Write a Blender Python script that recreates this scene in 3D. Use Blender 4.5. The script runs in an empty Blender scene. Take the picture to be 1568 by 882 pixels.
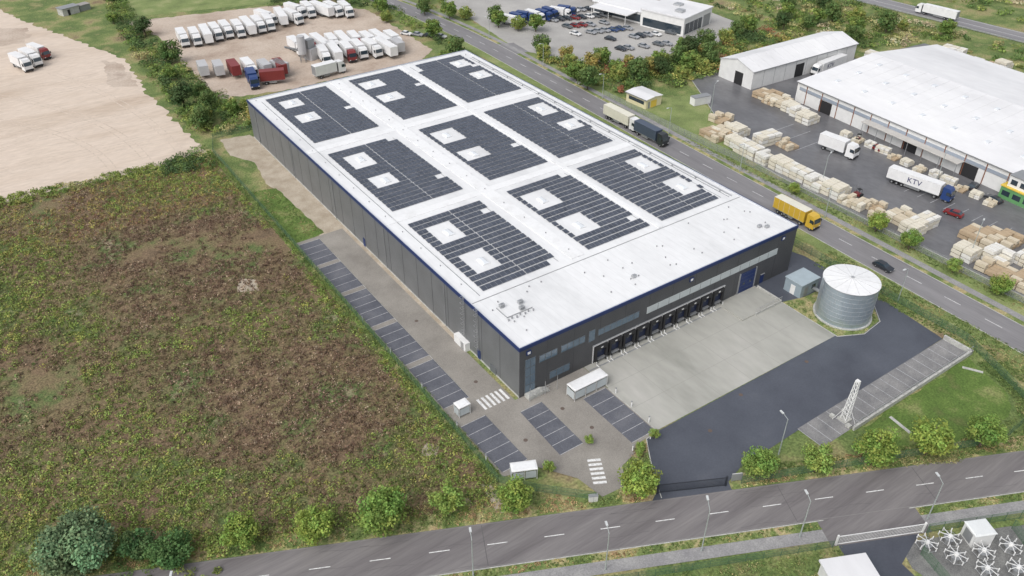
import bpy, math, random, numpy as np
from mathutils import Vector, Matrix, noise
random.seed(7); rng=np.random.default_rng(7)
S=bpy.context.scene; COL=S.collection
R=math.radians
# ---------------------------------------------------------------- materials
def _base(name):
    m=bpy.data.materials.new(name); m.use_nodes=True; nt=m.node_tree
    return m,nt,nt.nodes['Principled BSDF']
def mat(name,stops,scale=.3,rough=.85,bump=.2,fs=4,flo=.8,fhi=1.15,stretch=(1,1,1),rz=0,metal=0,spec=.3,detail=7,bdist=.05,k=1):
    if not isinstance(stops[0],(tuple,list)): stops=[(0,stops)]
    m,nt,b=_base(name); N=nt.nodes.new; Lk=nt.links.new
    tc=N('ShaderNodeTexCoord'); mp=N('ShaderNodeMapping'); mp.inputs['Scale'].default_value=stretch; mp.inputs['Rotation'].default_value=(0,0,rz)
    Lk(tc.outputs['Object'],mp.inputs[0])
    n1=N('ShaderNodeTexNoise'); n1.inputs['Scale'].default_value=scale; n1.inputs['Detail'].default_value=detail; n1.inputs['Roughness'].default_value=.62
    Lk(mp.outputs[0],n1.inputs['Vector'])
    cr=N('ShaderNodeValToRGB'); e=cr.color_ramp.elements
    while len(e)>1: e.remove(e[0])
    e[0].position=stops[0][0]; e[0].color=(*[v*k for v in stops[0][1]],1)
    for p,c in stops[1:]:
        q=e.new(p); q.color=(*[v*k for v in c],1)
    Lk(n1.outputs['Fac'],cr.inputs[0])
    n2=N('ShaderNodeTexNoise'); n2.inputs['Scale'].default_value=fs; n2.inputs['Detail'].default_value=4
    Lk(mp.outputs[0],n2.inputs['Vector'])
    mr=N('ShaderNodeMapRange'); mr.inputs[1].default_value=.3; mr.inputs[2].default_value=.7; mr.inputs[3].default_value=flo; mr.inputs[4].default_value=fhi
    Lk(n2.outputs['Fac'],mr.inputs[0])
    mx=N('ShaderNodeMixRGB'); mx.blend_type='MULTIPLY'; mx.inputs[0].default_value=1
    Lk(cr.outputs[0],mx.inputs[1]); Lk(mr.outputs[0],mx.inputs[2]); Lk(mx.outputs[0],b.inputs['Base Color'])
    b.inputs['Roughness'].default_value=rough; b.inputs['Metallic'].default_value=metal; b.inputs['Specular IOR Level'].default_value=spec
    if bump:
        bp=N('ShaderNodeBump'); bp.inputs['Strength'].default_value=bump; bp.inputs['Distance'].default_value=bdist
        Lk(n2.outputs['Fac'],bp.inputs['Height']); Lk(bp.outputs[0],b.inputs['Normal'])
    return m
def attrmat(name,rough=.75,trans=.2):
    m,nt,b=_base(name); N=nt.nodes.new; Lk=nt.links.new
    a=N('ShaderNodeAttribute'); a.attribute_name='col'; Lk(a.outputs['Color'],b.inputs['Base Color'])
    b.inputs['Roughness'].default_value=rough; b.inputs['Specular IOR Level'].default_value=.2
    t=N('ShaderNodeBsdfTranslucent'); Lk(a.outputs['Color'],t.inputs[0]); mx=N('ShaderNodeMixShader'); mx.inputs[0].default_value=trans
    Lk(b.outputs[0],mx.inputs[1]); Lk(t.outputs[0],mx.inputs[2]); Lk(mx.outputs[0],nt.nodes['Material Output'].inputs[0])
    return m
def meshmat(name,col,op):
    m,nt,b=_base(name); b.inputs['Base Color'].default_value=(*col,1); b.inputs['Alpha'].default_value=op; b.inputs['Roughness'].default_value=.6
    return m
_c={}
def flat(name,col,rough=.5,metal=0,spec=.5):
    if name not in _c:
        _c[name]=mat(name,[(.35,tuple(c*.9 for c in col)),(.65,col)],scale=.6,rough=rough,bump=0,fs=9,flo=.93,fhi=1.04,metal=metal,spec=spec)
    return _c[name]
WHITE=flat('white_paint',(.74,.74,.73)); GREYM=flat('grey_metal',(.3,.31,.32),.45,.3); DARK=flat('dark_rubber',(.02,.02,.022),.7)
GLASS=flat('window_glass',(.03,.045,.06),.08,0,.9); BLUE=flat('blue_paint',(.012,.03,.12)); STEEL=flat('galvanised_steel',(.5,.51,.52),.4,.6)
DBLUE=flat('dock_door_blue',(.012,.02,.055),.5)
CONC=mat('cast_concrete',[(.35,(.36,.36,.34)),(.65,(.48,.48,.45))],scale=.8)
LAMPM=flat('lamp_post_metal',(.42,.46,.45),.5,.3)
LINE=mat('road_marking_white',[(.3,(.45,.45,.45)),(.5,(.72,.72,.71))],scale=2,bump=0,rough=.7,flo=.8,fhi=1.05)
BLINE=mat('bay_marking',[(.3,(.25,.26,.27)),(.55,(.46,.46,.47))],scale=1.5,bump=0,rough=.7,flo=.8,fhi=1.1)
LEAF=attrmat('foliage_leaves'); BARK=mat('tree_bark',[(.35,(.08,.06,.04)),(.65,(.16,.13,.1))],scale=3)
# ---------------------------------------------------------------- mesh builder
class MB:
    def __init__(s): s.v=[];s.f=[];s.mi=[];s.mats=[];s.M=Matrix()
    def _m(s,m):
        if m not in s.mats: s.mats.append(m)
        return s.mats.index(m)
    def add(s,vs,fs,m):
        o=len(s.v); s.v+=[tuple(s.M@Vector(q)) for q in vs]; k=s._m(m)
        for f in fs: s.f.append([i+o for i in f]); s.mi.append(k)
    def box(s,x0,x1,y0,y1,z0,z1,m,top=None):
        t=top or (0,0)
        s.add([(x0,y0,z0),(x1,y0,z0),(x1,y1,z0),(x0,y1,z0),(x0+t[0],y0+t[1],z1),(x1-t[0],y0+t[1],z1),(x1-t[0],y1-t[1],z1),(x0+t[0],y1-t[1],z1)],
              [(0,3,2,1),(4,5,6,7),(0,1,5,4),(1,2,6,5),(2,3,7,6),(3,0,4,7)],m)
    def cyl(s,p0,p1,r0,r1,n,m,caps=True):
        p0=Vector(p0);p1=Vector(p1);d=(p1-p0).normalized(); a=d.orthogonal().normalized(); b=d.cross(a)
        vs=[tuple(p0+(a*math.cos(2*math.pi*i/n)+b*math.sin(2*math.pi*i/n))*r0) for i in range(n)]+[tuple(p1+(a*math.cos(2*math.pi*i/n)+b*math.sin(2*math.pi*i/n))*r1) for i in range(n)]
        fs=[(i,(i+1)%n,n+(i+1)%n,n+i) for i in range(n)]
        if caps: fs+=[tuple(range(n))[::-1],tuple(range(n,2*n))]
        s.add(vs,fs,m)
    def prof(s,pts,y0,y1,m,yt=0,zt=None):
        n=len(pts); f=lambda z: yt if (zt is not None and z>zt) else 0
        vs=[(x,y0+f(z),z) for x,z in pts]+[(x,y1-f(z),z) for x,z in pts]
        s.add(vs,[tuple(range(n)),tuple(range(n,2*n))[::-1]]+[(i,n+i,n+(i+1)%n,(i+1)%n) for i in range(n)],m)
    def poly(s,pts,m): s.add(pts,[tuple(range(len(pts)))],m)
    def mesh(s,name):
        me=bpy.data.meshes.new(name); me.from_pydata(s.v,[],s.f)
        for m in s.mats: me.materials.append(m)
        me.polygons.foreach_set('material_index',s.mi); me.update(); return me
    def build(s,name,loc=(0,0,0),rz=0,parent=None,me=None):
        return place(name,s.mesh(name),loc,rz,1,parent)
def place(name,me,loc=(0,0,0),rz=0,sc=1,parent=None):
    o=bpy.data.objects.new(name,me); COL.objects.link(o); o.location=loc; o.rotation_euler=(0,0,rz)
    o.scale=(sc,sc,sc) if not isinstance(sc,tuple) else sc
    if parent: o.parent=parent
    return o
def empty(name,loc=(0,0,0),rz=0):
    o=bpy.data.objects.new(name,None); COL.objects.link(o); o.location=loc; o.rotation_euler=(0,0,rz); return o
# ---------------------------------------------------------------- sheets
def jagged(pts,j,step=1.2,seed=0):
    out=[]
    for i in range(len(pts)):
        a=Vector((*pts[i],0)); b=Vector((*pts[(i+1)%len(pts)],0)); n=max(1,int((b-a).length/step)); d=(b-a).normalized(); nn=Vector((-d.y,d.x,0))
        for k in range(n):
            p=a+(b-a)*k/n; o=noise.noise(p*.35+Vector((0,0,seed)))*j+noise.noise(p*1.3+Vector((0,0,seed+5)))*j*.5
            if k==0: o*=.4
            out.append((p.x+nn.x*o,p.y+nn.y*o))
    return out
def sheet(name,pts,z,m,jag=0,parent=None):
    if jag: pts=jagged(pts,jag,seed=len(name))
    b=MB()
    a=sum(pts[i][0]*pts[(i+1)%len(pts)][1]-pts[(i+1)%len(pts)][0]*pts[i][1] for i in range(len(pts)))
    if a<0: pts=pts[::-1]
    b.poly([(x,y,z) for x,y in pts],m); return b.build(name,parent=parent)
RO=Vector((-5.9,-30.4)); RD=Vector((.905,-.4255)); RN=Vector((.4255,.905)); RA=math.atan2(RD.y,RD.x)
def rp(s,t): p=RO+RD*s+RN*t; return (p.x,p.y)
def strip(name,fn,ss,t0,t1,z,m):
    return sheet(name,[fn(s,t0) for s in ss]+[fn(s,t1) for s in ss[::-1]],z,m)
def kerb(name,line,w=.15,h=.11,m=None):
    b=MB(); m=m or CONC
    for (x0,y0),(x1,y1) in zip(line,line[1:]):
        L=math.hypot(x1-x0,y1-y0); b.M=Matrix.Translation((x0,y0,0))@Matrix.Rotation(math.atan2(y1-y0,x1-x0),4,'Z'); b.box(0,L,-w/2,w/2,0,h,m)
    return b.build(name)
def tracks(name,lines,w,z,m):
    b=MB()
    for li,pts in enumerate(lines):
        for i in range(len(pts)-1):
            a=Vector(pts[i]);c=Vector(pts[i+1]); d=(c-a).normalized(); n=Vector((-d.y,d.x))*w/2; zz=z+li*.0008
            b.poly([(a.x-n.x,a.y-n.y,zz),(c.x-n.x,c.y-n.y,zz),(c.x+n.x,c.y+n.y,zz),(a.x+n.x,a.y+n.y,zz)],m)
    return b.build(name)
# vegetation ground colours
G1=(.1,.15,.045);G2=(.165,.21,.07);Y1=(.28,.26,.12);B1=(.21,.155,.095);B2=(.13,.095,.06);D1=(.36,.3,.2)
GRASS=mat('rough_grass',[(.32,B1),(.42,Y1),(.5,G2),(.6,G1),(.7,Y1)],scale=.08,fs=2.2,flo=.55,fhi=1.3,bump=.6,bdist=.2)
VERGE=mat('verge_grass',[(.3,(.33,.22,.13)),(.42,(.38,.33,.17)),(.52,G2),(.65,G1)],scale=.22,fs=3,flo=.65,fhi=1.25,bump=.6,bdist=.15)
LAWN=mat('lawn_grass',[(.35,(.14,.18,.065)),(.5,(.19,.24,.085)),(.65,(.27,.29,.13))],scale=.12,fs=3,flo=.7,fhi=1.2,bump=.4)
POND=mat('bright_lawn',[(.32,(.13,.15,.05)),(.43,(.09,.15,.032)),(.54,(.115,.18,.04)),(.66,(.22,.24,.09))],scale=.16,fs=3,flo=.6,fhi=1.2,bump=.5)
MEADOW=mat('meadow_soil_and_weeds',[(.3,B2),(.42,(.2,.14,.085)),(.52,(.19,.155,.08)),(.62,G1),(.7,D1)],scale=.09,fs=2.5,flo=.45,fhi=1.3,bump=.8,bdist=.3)
SAND=mat('sandy_soil',[(.25,(.38,.29,.22)),(.38,(.5,.41,.33)),(.52,(.58,.49,.41)),(.64,(.53,.44,.36)),(.76,(.4,.35,.25))],scale=.03,fs=.6,flo=.9,fhi=1.06,stretch=(.5,1.6,1),rz=R(14),bump=.5,bdist=.3)
DIRT=mat('lot_dirt',[(.3,(.3,.225,.175)),(.45,(.43,.35,.285)),(.6,(.5,.42,.35)),(.7,(.34,.27,.22))],scale=.06,fs=1.5,flo=.85,fhi=1.08,bump=.3)
GRAVEL=mat('gravel',[(.35,(.34,.285,.215)),(.65,(.46,.4,.32))],scale=.3,fs=6,flo=.75,fhi=1.15,bump=.5)
ASPH=mat('road_asphalt',[(.28,(.125,.114,.116)),(.42,(.155,.143,.145)),(.55,(.182,.17,.17)),(.7,(.22,.206,.202))],scale=.3,stretch=(.09,1.3,1),rz=-RA,fs=3,flo=.88,fhi=1.07,rough=.6,bump=.15)
ASPH2=mat('side_road_asphalt',[(.3,(.17,.163,.17)),(.7,(.24,.233,.238))],scale=.25,stretch=(1.4,.1,1),fs=3,flo=.9,fhi=1.06,rough=.5,bump=.15)
YARD=mat('yard_asphalt',[(.28,(.056,.06,.076)),(.45,(.074,.081,.1)),(.6,(.086,.094,.115)),(.72,(.108,.115,.134))],scale=.08,fs=3,flo=.92,fhi=1.05,rough=.42,bump=.1)
WETY=mat('depot_asphalt',[(.3,(.085,.085,.091)),(.45,(.12,.12,.127)),(.58,(.155,.155,.162)),(.7,(.215,.212,.215))],scale=.05,fs=1,flo=.86,fhi=1.08,rough=.33,bump=.08,stretch=(1,.5,1))
LOTA=mat('car_park_asphalt',[(.35,(.3,.29,.28)),(.65,(.4,.39,.37))],scale=.05,fs=2,flo=.92,fhi=1.05)
PAVER=mat('brown_pavers',[(.28,(.19,.174,.154)),(.42,(.235,.219,.197)),(.55,(.27,.252,.226)),(.72,(.32,.3,.27))],scale=.1,fs=5,flo=.84,fhi=1.1,bump=.2)
BAYM=mat('parking_bay_pavers',[(.3,(.085,.09,.108)),(.5,(.115,.12,.14)),(.7,(.155,.158,.175))],scale=.18,fs=6,flo=.8,fhi=1.12,bump=.2)
BAYL=mat('parking_bay_pavers_grey',[(.3,(.16,.16,.165)),(.7,(.27,.265,.26))],scale=.3,fs=5,flo=.8,fhi=1.12,bump=.2)
PATH=mat('path_asphalt',[(.35,(.23,.225,.23)),(.65,(.31,.305,.3))],scale=.4,fs=4)
YCONC=mat('yard_concrete',[(.25,(.24,.24,.213)),(.36,(.3,.3,.27)),(.48,(.355,.352,.32)),(.6,(.39,.385,.352)),(.74,(.44,.43,.4))],scale=.055,fs=.5,flo=.92,fhi=1.05,rough=.5,bump=.05,stretch=(1.4,.5,1),detail=9)
# ---------------------------------------------------------------- ground and surfaces
sheet('ground',[(-1500,-1500),(1500,-1500),(1500,1500),(-1500,1500)],0,GRASS)
sheet('meadow',[(-160,130),(-65,130.5),(-41,129),(-14,126.5),(-14,-14),(-19,-19),(-36,-10.5),(-67,4),(-160,46)],.02,MEADOW,.8)
sheet('sandy_field',[(-14.2,126.5),(-41,129),(-65,130.5),(-200,133),(-200,340),(-50,340),(-37,289),(-14.5,220),(-16,180)],.03,SAND,1.6)
sheet('dirt_lot',[(2,234),(-4,262),(60,248),(81,223),(79,167),(68,157),(38,160),(20,160),(1,165)],.03,DIRT,1.2)
sheet('green_field',[(-2,268),(60,252),(75,262),(60,340),(0,340)],.02,LAWN,1)
sheet('gravel_path',[(-8.5,135.5),(-.5,134),(0,132),(0,71),(-6.5,71),(-6,97),(-7.5,103),(-5.5,116),(-9.5,124)],.03,GRAVEL,.5)
sheet('lawn_patch',[(-12.7,101),(-6.2,99),(-5.2,72),(-12.7,70.5)],.04,POND,.5)
sheet('fence_verge',[(-14,136),(-12.6,136),(-12.4,-14),(-14.5,-14)],.04,VERGE,.25)
for P in ([(-21,-2),(-19,-3.5),(-17.5,-2),(-19,0)],[(-17.5,-19.2),(-15.3,-19.8),(-14.8,-15),(-16.2,-12.5)],[(-30,60),(-26,58),(-25,62),(-28,65)],[(-24,-13.5),(-20,-15.5),(-19,-14),(-22,-12.5)]):
    sheet('bare_soil',P,.026,GRAVEL,.6)
sheet('mud_patch',[(-75,262),(-40,258),(-36,275),(-60,290),(-90,280)],.036,DIRT,2.5); sheet('mud_patch',[(-25,195),(-17,190),(-16,215),(-21,222)],.036,DIRT,1.5)
tl=[]
for i,(y0,sl) in enumerate([(146,.02),(151,-.03),(163,.05),(177,-.06),(196,.03),(214,-.02)]):
    base=[(-150+k*5,y0+sl*k*5+2.2*math.sin(k*.11+i*1.7)) for k in range(26)]
    for o in (-.95,.95): tl.append([(x,y+o) for x,y in base])
for i in range(3):
    x0=-20-i*9
    for o in (-.95,.95): tl.append([(x0+o-k*k*.05*(i+1),134+k*4.5) for k in range(20)])
tracks('tyre_tracks',tl,.32,.034,mat('pressed_sand',[(.3,(.43,.35,.28)),(.5,(.54,.455,.38)),(.65,(.5,.42,.345))],scale=.08,fs=1.0,bump=.2))
sheet('lane_pavement',[(-12.5,71.2),(-.9,71.2),(-.9,.0),(14.6,0),(14.6,-20),(9.3,-20.3),(8,-21.7),(4.5,-22.5),(2.6,-26),(-2.2,-25.6),(-3,-20.5),(-6.8,-15),(-12.6,-13.5)],.05,PAVER)
sheet('gravel_strip',[(-.9,71.2),(-.05,71.2),(-.05,18),(-.9,18)],.054,GRAVEL)
def bays(name,x0,x1,y0,y1,n,m,hor=True,sk=0,z=.06):
    e=empty(name); sheet('paving',[(x0+sk,y0),(x1+sk*.4,y0),(x1,y1),(x0,y1)],z,m,parent=e)
    b=MB(); w=.05
    for i in range(n+1):
        if hor:
            y=y0+(y1-y0)*i/n; yy=min(max(y,y0+w),y1-w); k=sk*(y1-yy)/(y1-y0)
            b.box(x0+.1+k,x1-.1+k*.4,yy-w,yy+w,z,z+.004,BLINE)
        else:
            x=x0+(x1-x0)*i/n; xx=min(max(x,x0+w),x1-w); b.box(xx-w,xx+w,y0+.1,y1-.1,z,z+.004,BLINE)
    b.build('bay_lines',parent=e)
bays('parking_bays',-12.4,-7.2,5.2,18,5,BAYM); bays('parking_bays',-12.4,-7.2,19.3,32,5,BAYM); bays('parking_bays',-12.4,-7.2,33.3,46,5,BAYM)
bays('parking_bays',-12.4,-7.2,47.3,58.5,4,BAYM); bays('parking_bays',-12.4,-7.2,59.8,70,4,BAYM)
bays('parking_bays',-12.4,-7.3,-12.7,-.2,5,BAYM,sk=.2)
bays('parking_bays',-1.9,2.7,-15,-3,5,BAYM,sk=-.4); bays('parking_bays',9.2,14.3,-19.6,-6.6,5,BAYM)
b=MB()
for i in range(6): x=-6.6+i*.95; b.box(x,x+.5,.9,3.9,.05,.058,LINE)
b.build('zebra_crossing')
b=MB(); b.M=Matrix.Translation((.5,-21,0))@Matrix.Rotation(R(62),4,'Z')
for i in range(6): x=-2.7+i*.95; b.box(x,x+.5,-1.1,1.1,.05,.058,LINE)
b.build('zebra_crossing')
sheet('yard_asphalt_surface',[(14.6,-20),(11.8,-20.3),(9.6,-23.5),(7.2,-27.2),(5.2,-31.2),(15.3,-36.2),(16.2,-34.6),(20,-33.6),(34.3,-33.4),(77.3,-33),(78.8,-20),(79,1.5),(77,8),(71.6,8),(71.6,-.05),(60,-.05),(60,-7),(60.4,-20.6)],.04,YARD)
sheet('yard_concrete_surface',[(14.7,-19.8),(14.7,-.02),(60.9,-.02),(60.9,-20.6)],.05,YCONC)
b=MB(); jt=flat('joint_tar',(.29,.29,.26))
for x in (22.3,30,37.7,45.4,53.1): b.box(x-.03,x+.03,-20,-.1,.05,.053,jt)
for y in (-6.8,-13.4): b.box(14.8,60.5,y-.03,y+.03,.0503,.0533,jt)
b.box(14.8,60.5,-1.6,-1.3,.0503,.056,GREYM); b.build('concrete_joints')
b=MB(); mh=flat('manhole_iron',(.12,.09,.075),.7)
for x,y in ((4.7,-6.5),(-4,8),(-4,30),(33,-21.8),(50,-22.5),(22,-25),(-5,-9),(6,-13)): b.cyl((x,y,.04),(x,y,.066),.38,.38,14,mh)
b.build('manhole_covers')
kerb('kerb',[(14.6,-7),(14.6,-20),(11.8,-20.3),(9.6,-23.5),(7.2,-27.2),(5.2,-31)]); kerb('kerb',[(-7.2,70),(-7.2,5.2)],.1,.06); kerb('kerb',[(61,-7.2),(61,-21),(66,-23.5),(72,-22.8),(76,-18.5),(75.2,-12),(72,-9)])
sheet('silo_island',[(61.1,-7.3),(61.1,-20.9),(66,-23.3),(72,-22.6),(75.8,-18.4),(75,-12),(72,-9),(66,-8.6)],.06,VERGE,.15)
sheet('planting_bed',[(8.4,-20.6),(11.6,-20.6),(9.4,-23.6),(7,-27),(5.2,-30.5),(2,-28.8),(2.8,-25.8),(4.7,-22.7)],.04,VERGE,.2)
bays('parking_bays',34.5,77.2,-38.3,-33.1,17,BAYL,hor=False)
b=MB(); b.box(42,77.5,-38.9,-38.5,0,.9,CONC); b.box(77.3,77.7,-38.9,-33.1,0,.9,CONC)
for i in range(19): x=42.2+i*1.95; b.cyl((x,-38.7,.9),(x,-38.7,1.9),.03,.03,5,STEEL)
b.box(42,77.5,-38.73,-38.67,1.85,1.92,STEEL); b.build('retaining_wall')
sheet('retention_lawn',[(44,-39.2),(76,-39.2),(72,-49),(67,-52),(50,-49.5),(41,-43)],.05,POND,.7)
b=MB(); b.M=Matrix.Translation((50,-40.3,0))@Matrix.Rotation(R(-98),4,'Z'); b.box(0,4.5,-.3,.3,0,.1,CONC); b.build('drain_channel')
b=MB(); b.M=Matrix.Translation((72.5,-40,0))@Matrix.Rotation(R(-60),4,'Z'); b.box(0,3.5,-.3,.3,0,.1,CONC); b.build('drain_channel')
# main road
ss=list(range(-140,200,5))
strip('road',rp,ss,-3.9,3.9,.07,ASPH)
strip('road_verge',rp,ss,-3.9,-5.5,.03,VERGE); strip('cycle_path',rp,ss,-5.5,-7.6,.05,PATH); strip('road_verge',rp,ss,3.9,7,.025,VERGE)
b=MB(); EW=flat('edge_wear',(.25,.24,.23))
b.M=Matrix.Translation((RO.x,RO.y,0))@Matrix.Rotation(RA,4,'Z')
for k in range(-16,22):
    c=k*8.53+1.0; b.box(c-1.5,c+1.5,-.07,.07,.07,.074,LINE)
b.box(-140,195,-3.75,-3.69,.07,.074,EW); b.box(-140,195,3.69,3.75,.07,.074,EW)
b.build('road_markings')
tar=flat('tar_repair',(.105,.098,.1),.55); b=MB(); b.M=Matrix.Translation((RO.x,RO.y,0))@Matrix.Rotation(RA,4,'Z')
for (s0,s1,t0,t1) in ((52,52.12,-3.6,3.6),(-18,-17.88,-3.6,3.6),(29,29.1,-3.6,3.6)): b.box(s0,s1,t0,t1,.07,.0725,tar)
for i in range(26):
    s0=rng.uniform(-90,90); t=rng.uniform(-3.4,3.4)
    for k in range(6): b.poly([(s0+k*1.2,t+.15*math.sin(k+i),.0735),(s0+k*1.2+1.2,t+.15*math.sin(k+1+i),.0735),(s0+k*1.2+1.2,t+.05+.15*math.sin(k+1+i),.0735),(s0+k*1.2,t+.05+.15*math.sin(k+i),.0735)],tar)
b.build('road_repairs')
kerb('kerb',[rp(-140,-3.98),rp(33,-3.98)],.14,.12); kerb('kerb',[rp(47,-3.98),rp(195,-3.98)],.14,.12)
strip('driveway',rp,[32,36,44,48],-3.8,-8.6,.06,ASPH)
sheet('driveway',[rp(33,-8.5),rp(46,-8.5),rp(40.5,-13),rp(44,-24),rp(34,-26)],.045,YARD)
sheet('substation_yard',[rp(42,-9.6),rp(66,-9.6),rp(66,-24),rp(46,-24),rp(41.5,-14)],.035,mat('dark_gravel',[(.35,(.13,.13,.13)),(.65,(.22,.22,.21))],scale=.5,fs=6,flo=.7,fhi=1.2,bump=.4),.3)
sheet('gate_apron',[(3,-30.9),(15.6,-36.8),(15.3,-34.6),(5.6,-29.6)],.043,YARD)
def r2(y,t):
    return (91.4+.037*y+(max(0,y-150)**2)*-.0011+t,y)
yy=list(range(-110,290,6))
strip('side_road',r2,yy,-4.2,4.0,.06,ASPH2); strip('footpath',r2,yy,5.6,7.4,.05,PATH)
strip('road_verge',r2,yy,4.0,5.6,.03,VERGE); strip('road_verge',r2,yy,7.4,10.5,.025,LAWN); strip('road_verge',r2,yy,-7.5,-4.2,.035,LAWN)
b=MB()
for k in range(-10,30):
    y=k*9.0; x,_=r2(y,0); b.box(x-.07,x+.07,y-1.8,y+1.8,.06,.064,LINE)
b.build('side_road_markings')
kerb('kerb',[r2(y,-4.25) for y in yy]); kerb('kerb',[r2(y,4.05) for y in yy])
sheet('depot_yard',[(134,92),(127,80),(116,62),(106,46),(104.5,30),(104,0),(104,-60),(230,-60),(230,70),(196,74),(196,95)],.04,WETY,.2)
b=MB()
for i in range(9):
    b.box(124,129,-22+i*3.6,-21.88+i*3.6,.04,.045,BLINE)
for y in (38,44,50): b.box(120,134,y,y+.15,.04,.045,BLINE)
b.build('yard_markings')
kerb('kerb',[(134,92),(127,80),(116,62),(106,46),(104.5,30),(104,0),(104,-60)])
sheet('lawn_patch',[(104,92),(127,82),(116,63),(104,47),(102,60)],.03,LAWN,.5)
sheet('car_park',[(113,215),(104,150),(112,128),(128,116),(167,113),(192,122),(196,190),(150,230)],.03,LOTA,.4)
sheet('entrance_road',[(95,160),(96,146),(106,145),(107,156)],.045,ASPH2)
strip('highway',lambda y,t:(263.5-(y-84)*.08+t+(max(0,y-100)**2)*.0005,y),list(range(-150,420,10)),-6,6,.05,ASPH2)
b=MB(); b.M=Matrix.Translation((263.5,84,0))@Matrix.Rotation(math.atan2(.08,1),4,'Z')
b.box(-.1,.1,-250,300,.05,.056,LINE); b.box(-5.4,-5.2,-250,300,.05,.056,LINE); b.box(5.2,5.4,-250,300,.05,.056,LINE)
b.box(-7,-6.8,-250,300,.5,.8,STEEL)
for i in range(120): b.box(-6.8,-6.7,-250+i*4.5,-249.9+i*4.5,0,.8,STEEL)
b.build('highway_markings_and_guardrail')
# ---------------------------------------------------------------- warehouse
W,L,H=71.5,131.6,11.33
def clad(name,c,axis,freq):
    m,nt,bs=_base(name); N=nt.nodes.new; Lk=nt.links.new
    tc=N('ShaderNodeTexCoord'); wv=N('ShaderNodeTexWave'); wv.bands_direction=axis; wv.inputs['Scale'].default_value=freq; Lk(tc.outputs['Object'],wv.inputs[0])
    n=N('ShaderNodeTexNoise'); n.inputs['Scale'].default_value=.25; n.inputs['Detail'].default_value=5; Lk(tc.outputs['Object'],n.inputs['Vector'])
    mr=N('ShaderNodeMapRange'); mr.inputs[1].default_value=.3; mr.inputs[2].default_value=.7; mr.inputs[3].default_value=.88; mr.inputs[4].default_value=1.1; Lk(n.outputs['Fac'],mr.inputs[0])
    mx=N('ShaderNodeMixRGB'); mx.blend_type='MULTIPLY'; mx.inputs[0].default_value=1; mx.inputs[1].default_value=(*c,1); Lk(mr.outputs[0],mx.inputs[2]); Lk(mx.outputs[0],bs.inputs['Base Color'])
    bp=N('ShaderNodeBump'); bp.inputs['Strength'].default_value=.5; bp.inputs['Distance'].default_value=.05; Lk(wv.outputs['Fac'],bp.inputs['Height']); Lk(bp.outputs[0],bs.inputs['Normal'])
    bs.inputs['Roughness'].default_value=.45; bs.inputs['Metallic'].default_value=.1
    return m
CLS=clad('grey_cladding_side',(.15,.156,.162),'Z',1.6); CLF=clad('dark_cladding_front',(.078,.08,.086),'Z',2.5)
SEAM=flat('panel_joint',(.07,.07,.075))
ROOF=mat('white_roof_membrane',[(.22,(.5,.5,.5)),(.34,(.6,.605,.61)),(.48,(.675,.68,.685)),(.62,(.71,.715,.72))],scale=.06,fs=.8,flo=.94,fhi=1.02,rough=.55,bump=.05,stretch=(1.3,.45,1),detail=9)
ROOF2=mat('white_roof_strip',[(.28,(.62,.62,.62)),(.5,(.73,.735,.74))],scale=.2,fs=2,flo=.95,fhi=1.02,rough=.55,bump=.03)
WH=empty('warehouse_building')
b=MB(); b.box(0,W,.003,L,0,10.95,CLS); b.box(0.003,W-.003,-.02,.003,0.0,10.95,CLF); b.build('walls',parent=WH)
b=MB()
for i in range(1,22): y=i*6; b.box(-.03,0,y-.04,y+.04,.4,10.6,SEAM)
for i in range(1,12): x=i*6; b.box(x-.04,x+.04,-.045,-.02,.4,10.6,SEAM)
b.box(-.06,0,0,L,0,.35,CONC); b.build('wall_joints',parent=WH)
b=MB(); b.box(.3,W-.3,.3,L-.3,10.95,11.1,ROOF); b.build('roof',parent=WH)
b=MB(); z0,z1=10.65,11.33
b.box(-.12,W+.12,-.12,.0,z0,z1,BLUE); b.box(-.12,W+.12,L,L+.12,z0,z1,BLUE); b.box(-.12,0,0,L,z0,z1,BLUE); b.box(W,W+.12,0,L,z0,z1,BLUE); b.build('fascia',parent=WH)
b=MB(); cp=flat('light_coping',(.55,.57,.6),.5)
b.box(0,W,0,.35,10.951,11.32,cp); b.box(0,W,L-.35,L,10.951,11.32,cp); b.box(0,.35,.35,L-.35,10.951,11.32,cp); b.box(W-.35,W,.35,L-.35,10.951,11.32,cp)
for P in ((0,.1,0,L),(W-.1,W,0,L),(0.1,W-.1,0,.1),(.1,W-.1,L-.1,L)): b.box(*P,11.32,11.335,BLUE)
b.build('coping',parent=WH)
b=MB(); RZ=11.1; MSm=flat('membrane_seam',(.55,.555,.56))
b.box(24.6,27.6,17,L-.4,RZ,RZ+.14,ROOF2); b.box(46.9,48.1,16,L-.4,RZ,RZ+.16,ROOF2)
for y in (50.3,91.2):
    for xa,xb in ((.5,24.6),(27.6,46.9),(48.1,W-.5)): b.box(xa,xb,y-1.1,y+1.1,RZ,RZ+.1,ROOF2)
b.box(.5,W-.5,15.6,15.75,RZ,RZ+.06,GREYM)
for x in np.arange(2,70,1.9): b.box(x-.015,x+.015,.5,15.4,RZ,RZ+.006,MSm)
for y in np.arange(52,L,6.5):
    for x in (24.6,27.5,47.0): b.box(x-.02,x+.12,y,y+.6,RZ+.17,RZ+.2,MSm)
b.box(69.6,69.9,17,125,RZ,RZ+.2,STEEL); b.box(68.9,69.0,17,125,RZ,RZ+.12,GREYM)
b.box(2.9,3.0,17,128,RZ,RZ+.1,GREYM)
b.build('roof_strips',parent=WH)
b=MB(); VC=flat('vent_cap',(.25,.25,.26))
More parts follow.
